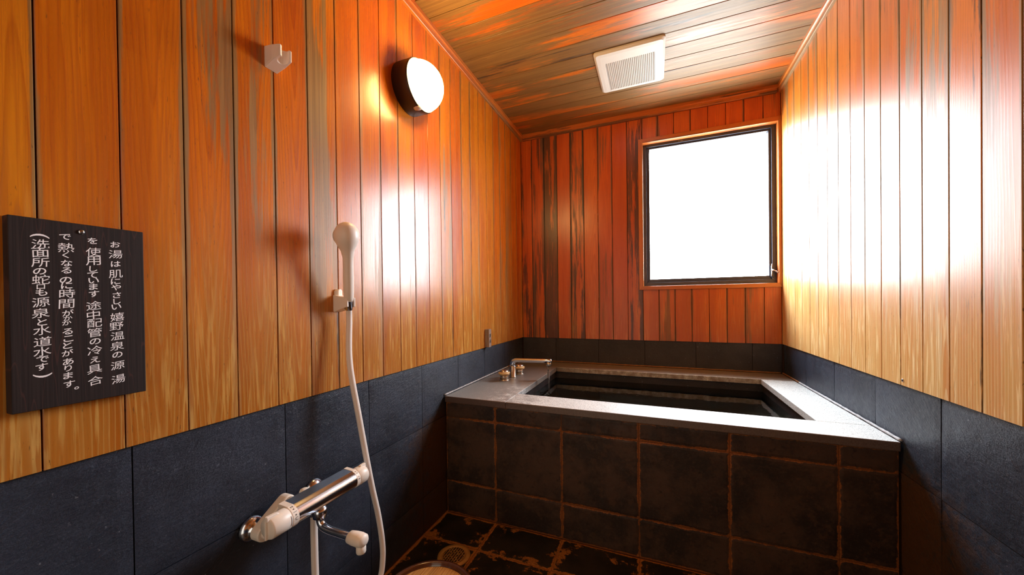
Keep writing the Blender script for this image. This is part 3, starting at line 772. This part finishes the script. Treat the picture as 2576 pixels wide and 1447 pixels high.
for k in range(nc + 1):
    x = gx0 + (gx1 - gx0) * k / nc; mb.box(x - .0017, x + .0017, gy0, gy1, vz, vz + .004)
for k in range(nr + 1):
    y = gy0 + (gy1 - gy0) * k / nr; mb.box(gx0, gx1, y - .0008, y + .0008, vz + .0008, vz + .0035)
mb.build('grille', WHITE, fan, org=vo)
MB().box(gx0 - .004, gx1 + .004, gy0 - .004, gy1 + .004, vz + .011, vz + .013).build('inner_plate', FANHOLE, fan, org=vo)
mb = MB()
for k, ch in enumerate('HOME VENTILATOR'):
    if ch != ' ': put_glyph(mb, ch, frame_m((0.768 + k * .0050 + (0 if k < 4 else .002), -0.3525, vz - .0003), (1, 0, 0), (0, -1, 0)), 0.0042 if k < 4 else 0.0032, 0.0, fit='h')
mb.build('maker_print', GREYINK, fan, org=vo, fix=False)

# ------------------------------------------------------------------ shower holders
def holder_rings():
    # side cheeks with a round slot open to the room; upper and lower faces slope as in profile
    pts = [(0.0, -0.0165), (0.030, -0.0185), (0.054, -0.0170), (0.0565, -0.0150), (0.0560, -0.0122)]
    for q in range(15):
        a = math.radians(-46 - (268 * q / 14)); pts.append((0.0455 + 0.0125 * math.cos(a), 0.0125 * math.sin(a)))
    pts += [(0.0560, 0.0122), (0.0565, 0.0150), (0.054, 0.0170), (0.030, 0.0185), (0.0, 0.0165)]
    def sect(z, sl, k): return [(x, y * k, z + sl * x) for x, y in pts]
    return [sect(-0.0345, 0.29, 0.95), sect(-0.031, 0.26, 1.0), sect(0.016, -0.15, 1.0), sect(0.0185, -0.18, 0.96)]
def holder(loc, rot, label, top):
    h = empty('shower_holder', loc, label, 'shower holder', 'shower holders on the left wall', rot)
    MB().loft(holder_rings()).build('cradle', BEIGE, h, bevel=0.0010)
    mb = MB(); mb.loft([[(x, y, z) for y, z in ((-w, -.02), (w, -.02), (w, top - .006), (w * .6, top), (-w * .6, top), (-w, top - .006))] for x, w in ((0.0, .0125), (0.009, .0105), (0.012, .006))])
    mb.build('mount', BEIGE, h, bevel=0.001)
    return h
holder((0.0, -1.860, 1.622), (0, 0, 0), 'empty ivory shower holder high on the left wall', 0.019)
HL = (0.0, -1.664, 0.992)
holder(HL, (0, 0, 0), 'ivory shower holder lower on the left wall, gripping the hand shower', 0.036)

# ------------------------------------------------------------------ hand shower
ax0 = Vector((0.0425, -1.6605, 0.962)); ax1 = Vector((0.083, -1.699, 1.175))
d = (ax1 - ax0).normalized()
ho = tuple(ax0)
hs = empty('hand_shower', ho, 'ivory hand shower standing in the lower holder on the left wall', 'hand shower')
side = Vector((-0.95, 0.30, 0.0)).normalized(); side = (side - d * side.dot(d)).normalized()
P = []; R = []
for t, off, r in [(0.030, 0, .0118), (0.040, 0, .0142), (0.06, 0, .0150), (0.10, 0, .0152), (0.14, 0, .0148), (0.163, 0, .0152), (0.182, .001, .0185), (0.196, .002, .0255), (0.209, .003, .0315), (0.222, .003, .0345), (0.234, .003, .0338), (0.246, .003, .0300), (0.2555, .003, .0235), (0.2615, .003, .0155), (0.2645, .003, .0080), (0.2655, .003, .0015)]:
    P.append(ax0 + d * t + Vector((0, -1, 0)) * off * 1.3); R.append(r)
MB().tube(P, R, 28).build('handle', BEIGE, hs, org=ho)
fc = ax0 + d * 0.223 + side * 0.0215 + Vector((0, -.004, 0))
Mf = axis_to(side, fc)
MB().lathe([(0.0275, 0.0), (0.0280, 0.006), (0.0255, 0.0105), (0.012, 0.0115), (0.001, 0.0116)], Mf, 32).build('spray_plate', WHITE, hs, org=ho)
MB().tube([ax0 + d * .001, ax0 + d * .003, ax0 + d * .036, ax0 + d * .038], [.0090, .0108, .0118, .0110], 20).build('hose_nut', CHROME, hs, org=ho)

# hose
hp = [tuple(ax0 + d * .004), (0.0385, -1.6565, 0.930), (0.046, -1.664, 0.80), (0.068, -1.652, 0.63), (0.086, -1.6275, 0.43), (0.091, -1.603, 0.31), (0.092, -1.588, 0.215), (0.092, -1.587, 0.155), (0.092, -1.600, 0.105), (0.092, -1.650, 0.040), (0.092, -1.715, 0.020), (0.092, -1.785, 0.050), (0.086, -1.815, 0.130), (0.081, -1.8205, 0.25), (0.079, -1.821, 0.36), (0.079, -1.821, 0.4272)]
hz = MB().tube(bez(hp, 10), 0.0088, 16).build('shower_hose', IVORY, loc=(0.092, -1.715, 0.011), org=(0.092, -1.715, 0.011))
tag(hz, 'ivory flexible shower hose looping down from the hand shower to the mixer tap', 'hose')

# ------------------------------------------------------------------ mixer tap
BX, BZ = 0.100, 0.476
mo = (0.0, -1.82, BZ)
mx = empty('mixer_tap', mo, 'chrome and ivory thermostatic shower mixer tap on the left slate wall', 'mixer tap')
# body bar: D-shaped section with flat top facet
def dsec(y, k=1.0):
    pts = [(-0.026, 0.010), (-0.0285, 0.0265), (-0.0265, 0.0275), (0.004, 0.0255)]
    for q in range(15):
        a = math.radians(74 - 186 * q / 14); pts.append((0.0245 * math.cos(a), 0.0245 * math.sin(a) + 0.0))
    pts += [(-0.018, -0.016)]
    return [(BX + x * k, y, BZ + z * k) for x, z in pts]
YA, YZ_ = -1.896, -1.716
mb = MB(); mb.loft([dsec(YA), dsec(YZ_)], smooth=False)
body = mb.build('body', CHROME, mx, org=mo, bevel=0.0008)
for p in body.data.polygons: p.use_smooth = True
body.data.set_sharp_from_angle(angle=0.45)
# rings and end handles
for (ya, yb_, nm) in ((YA - .0145, YA + .001, 'ring'), (YZ_ - .001, YZ_ + .0115, 'ring')):
    MB().loft([dsec(ya, 1.03), dsec(yb_, 1.03)]).build('scale_ring', BEIGE, mx, org=mo, bevel=0.001)
def knob(y0, sgn, L):
    Mk = axis_to((0, sgn, 0), (BX, y0, BZ))
    kn = MB().lathe([(0.0235, 0.0), (0.0252, 0.002), (0.0252, L * .5), (0.0248, L - .004), (0.0225, L)], Mk, 40).build('handle', BEIGE, mx, org=mo)
    # thumb rib on top, split by a groove
    mb = MB(); a = y0 + sgn * L * .35; b = y0 + sgn * (L + .004)
    mb.loft([[(BX + x, y, BZ + z) for x, z in ((-.004, .018), (.007, .018), (.006, .018 + hgt), (-.003, .018 + hgt))] for y, hgt in ((a, .004), (a + (b - a) * .3, .0105), (b, .0115))])
    mb.build('thumb_rib', BEIGE, kn, org=mo, bevel=0.0015)
    return kn
k1 = knob(YA - .0145, -1, 0.045)
k2 = knob(YZ_ + .0115, 1, 0.034)
# end blade on the near handle
MB().box(BX - .003, BX + .003, YA - .0145 - .0505, YA - .0145 - .042, BZ - .0235, BZ + .020).build('grip_blade', BEIGE, k1, org=mo, bevel=0.002)
# index line on near handle
mb = MB(); arc = [(BX + .0252 * math.cos(a), YA - .0185, BZ + .0252 * math.sin(a)) for a in [math.radians(28 - 50 * q / 12) for q in range(13)]]
mb.tube(arc, 0.0008, 6); mb.build('index_line', GREYINK, k1, org=mo)
# scale marks: letters and arrows around the near ring, dots on the far ring
def ringmark(mb, ch, yc, ang, size, rot=0.0, poly=None):
    a = math.radians(ang); nrm = Vector((math.cos(a), 0, math.sin(a))); up = Vector((-math.sin(a), 0, math.cos(a)))
    M = frame_m(Vector((BX, yc, BZ)) + nrm * 0.0258, (0, 1, 0), up)
    if poly: mb.add([(x * size, y * size, 0) for x, y in poly], [tuple(range(len(poly)))], M=M)
    else: put_glyph(mb, ch, M, size, 0.0, rot=rot)
tri = [(-.5, -.45), (.5, -.45), (0, .5)]; trid = [(-.5, .45), (0, -.5), (.5, .45)]; bar = [(-.5, -.05), (.5, -.05), (.5, .05), (-.5, .05)]
mb = MB(); yc = YA - .0068
ringmark(mb, 'H', yc, 72, .0060, rot=0.0)
ringmark(mb, '', yc, 55, .0036, poly=tri); ringmark(mb, '', yc, 38, .0085, poly=bar); ringmark(mb, '', yc, 21, .0036, poly=trid)
ringmark(mb, 'C', yc, 3, .0068)
mb.build('scale_marks', BLACK, mx, org=mo, fix=False)
mb = MB(); yc = YZ_ + .0055
for a_, p_ in ((66, None), (50, None), (26, None)): ringmark(mb, '', yc, a_, .0022, poly=[(math.cos(q * PI / 4) * .5, math.sin(q * PI / 4) * .5) for q in range(8)])
ringmark(mb, '', yc, 80, .0060, poly=bar); ringmark(mb, '', yc, 12, .0065, poly=[(-.5, -.12), (.5, -.12), (.5, .12), (-.5, .12)])
mb.build('scale_marks', BLACK, mx, org=mo, fix=False)
# wall legs: flange, crank cover, connection to the bar
def wall_leg(yw, zw_, ybar, zbar, cranked, rf):
    Mw = axis_to((1, 0, 0), (-0.006, yw, zw_))
    leg = MB().lathe([(rf, 0.0), (rf, 0.006), (rf - .003, 0.012), (rf - .009, 0.016), (0.0125, 0.020), (0.0125, 0.050)], Mw, 36).build('wall_leg', CHROME, mx, org=mo)
    A = Vector((0, yw, zw_)); B = Vector((0, ybar, zbar)); dv = (B - A).normalized(); pv = Vector((0, -dv.z, dv.y))
    ra, rb = (0.0195, 0.0175) if cranked else (0.013, 0.013)
    def oval(x, k):
        out = []
        for q in range(13): a = PI / 2 + PI * q / 12; out.append(A + dv * math.cos(a) * ra * k + pv * math.sin(a) * ra * k + Vector((x, 0, 0)))
        for q in range(13): a = -PI / 2 + PI * q / 12; out.append(B + dv * math.cos(a) * rb * k + pv * math.sin(a) * rb * k + Vector((x, 0, 0)))
        return out
    MB().loft([oval(.022, .96), oval(.025, 1.0), oval(.046, 1.0), oval(.050, .93)], smooth=False).build('leg_cover', BEIGE, leg, org=mo, bevel=0.0015)
    MB().tube([(0.048, ybar, zbar), (0.085, ybar, BZ)], 0.015, 24).build('leg_union', BEIGE, leg, org=mo)
    if cranked: MB().lathe([(0.011, 0.0), (0.011, 0.010), (0.008, 0.013)], axis_to((1, 0, 0), (0.048, yw, zw_)), 24).build('stop_screw', BEIGE, leg, org=mo)
wall_leg(-1.926, 0.438, -1.866, BZ + .004, True, 0.029)
wall_leg(-1.755, 0.452, -1.800, 0.452, False, 0.027)
MB().lathe([(0.0125, 0.0), (0.0125, 0.022), (0.010, 0.027), (0.004, 0.029)], axis_to((0, 0, 1), (0.052, -1.826, 0.468)), 24).build('check_valve_cap', BEIGE, mx, org=mo)
# swivel spout below the bar
SYY = -1.822
MB().lathe([(0.0165, 0.0), (0.0165, 0.006), (0.0180, 0.008), (0.0180, 0.016), (0.016, 0.026)], Matrix.Translation(Vector((BX + .002, SYY, BZ - .046))), 28).build('spout_collar', CHROME, mx, org=mo)
pth = bez([(BX + .002, SYY, BZ - .040), (BX + .003, SYY, BZ - .055), (BX + .012, SYY, BZ - .068), (BX + .034, SYY, BZ - .073), (BX + .070, SYY, BZ - .074), (BX + .112, SYY, BZ - .074)], 6)
spo = MB().tube(pth, 0.0098, 18).build('spout', CHROME, mx, org=mo)
nz_ = Vector((BX + .132, SYY, BZ - .074))
mb = MB(); mb.tube([nz_ + Vector((x, 0, 0)) for x in (-.028, -.026, -.012, .004, .016, .021, .0225)], [(.013, .012), (.0155, .014), (.0175, .0155), (.0180, .0160), (.0165, .015), (.012, .011), (.004, .004)], 24)
mb.build('spout_tip', BEIGE, spo, org=mo)
MB().lathe([(0.0105, 0.0), (0.0115, 0.003), (0.0115, 0.022)], Matrix.Translation(nz_ + Vector((.008, 0, -.031))), 24).build('aerator', BEIGE, spo, org=mo)
MB().lathe([(0.0105, 0.0), (0.0125, 0.003), (0.0125, 0.026)], Matrix.Translation(Vector((0.079, SYY + .001, BZ - .048))), 24).build('hose_union', CHROME, mx, org=mo)

# ------------------------------------------------------------------ floor drain
DX, DY = 0.183, -1.303
do = (DX, DY, 0.0)
dr = empty('floor_drain', do, 'round brass floor drain with barred grate in the wet stone floor', 'drain')
Md = Matrix.Translation(Vector(do))
MB().lathe([(0.064, -.001), (0.063, 0.003), (0.050, 0.0045), (0.047, 0.0035), (0.0455, 0.0028), (0.0455, 0.0005)], Md, 48).build('outer_ring', BRASS, dr, org=do)
MB().lathe([(0.0445, 0.0012), (0.0445, 0.0020)], Md, 40).build('sump', GAP, dr, org=do)
mb = MB(); RR = 0.0440
mb.tube([(DX + RR * math.cos(2 * PI * k / 48), DY + RR * math.sin(2 * PI * k / 48), 0.0045) for k in range(49)], 0.0018, 8)
for k in range(-4, 5):
    x = k * 0.0096 ; hh = math.sqrt(max(0, RR ** 2 - x * x))
    if abs(k) == 4: hh *= 0.96
    mb.box(DX + x - .0011, DX + x + .0011, DY - hh, DY + hh, 0.0022, 0.0056)
    sec = [0.026, -0.012, 0.012, -0.026] if k % 2 else [0.020, -0.020]
    for y in sec:
        if abs(y) < hh and k < 4: mb.box(DX + x, DX + x + .0096, DY + y - .0010, DY + y + .0010, 0.0022, 0.0054)
for s in (-1, 1):
    for t in (-1, 1):
        mb.tube([(DX + s * .0096, DY, .0052), (DX + s * .021, DY + t * .017, .0052)], 0.0012, 6)
mb.build('grate', BRASS, dr, org=do)

# ------------------------------------------------------------------ upturned basin on the floor
bo = (0.266, -1.596, 0.0015); BRD = 0.1435; BH = 0.100
bs = empty('bath_basin', bo, 'upturned round wash basin with brown lacquered rim and pale wooden base, on the stone floor', 'basin')
Mb = Matrix.Translation(Vector(bo))
MB().lathe([(BRD + .014, 0.0), (BRD + .0165, 0.003), (BRD + .012, 0.03), (BRD + .002, BH - .004), (BRD, BH), (BRD - .004, BH + .0005), (BRD - .0125, BH), (BRD - .0135, BH - .003), (BRD - .0145, BH - .015)], Mb, 96, caps=True).build('stave_wall', LACQUER, bs, org=bo)
MB().lathe([(BRD - .0148, BH - .019), (BRD - .0148, BH - .0125), (BRD - .016, BH - .0115)], Mb @ Matrix.Rotation(0.5, 4, 'Z'), 96, smooth=False).build('base_board', BASINWOOD, bs, org=bo)

# ------------------------------------------------------------------ plugged hole in the right wall
wp = MB().lathe([(0.0050, 0.0), (0.0050, 0.0010), (0.0042, 0.0014)], axis_to((-1, 0, 0), (RW, -1.077, 0.735)), 20).build('wall_plug', WHITE, loc=(RW, -1.077, 0.735), org=(RW, -1.077, 0.735))
tag(wp, 'tiny pale plug with dark screw hole low on the right wall boards', 'wall plug')
MB().lathe([(0.0036, 0.0), (0.0036, 0.0006)], axis_to((-1, 0, 0), (RW - .0012, -1.077, 0.735)), 16).build('screw_hole', BLACK, wp, org=(RW, -1.077, 0.735))
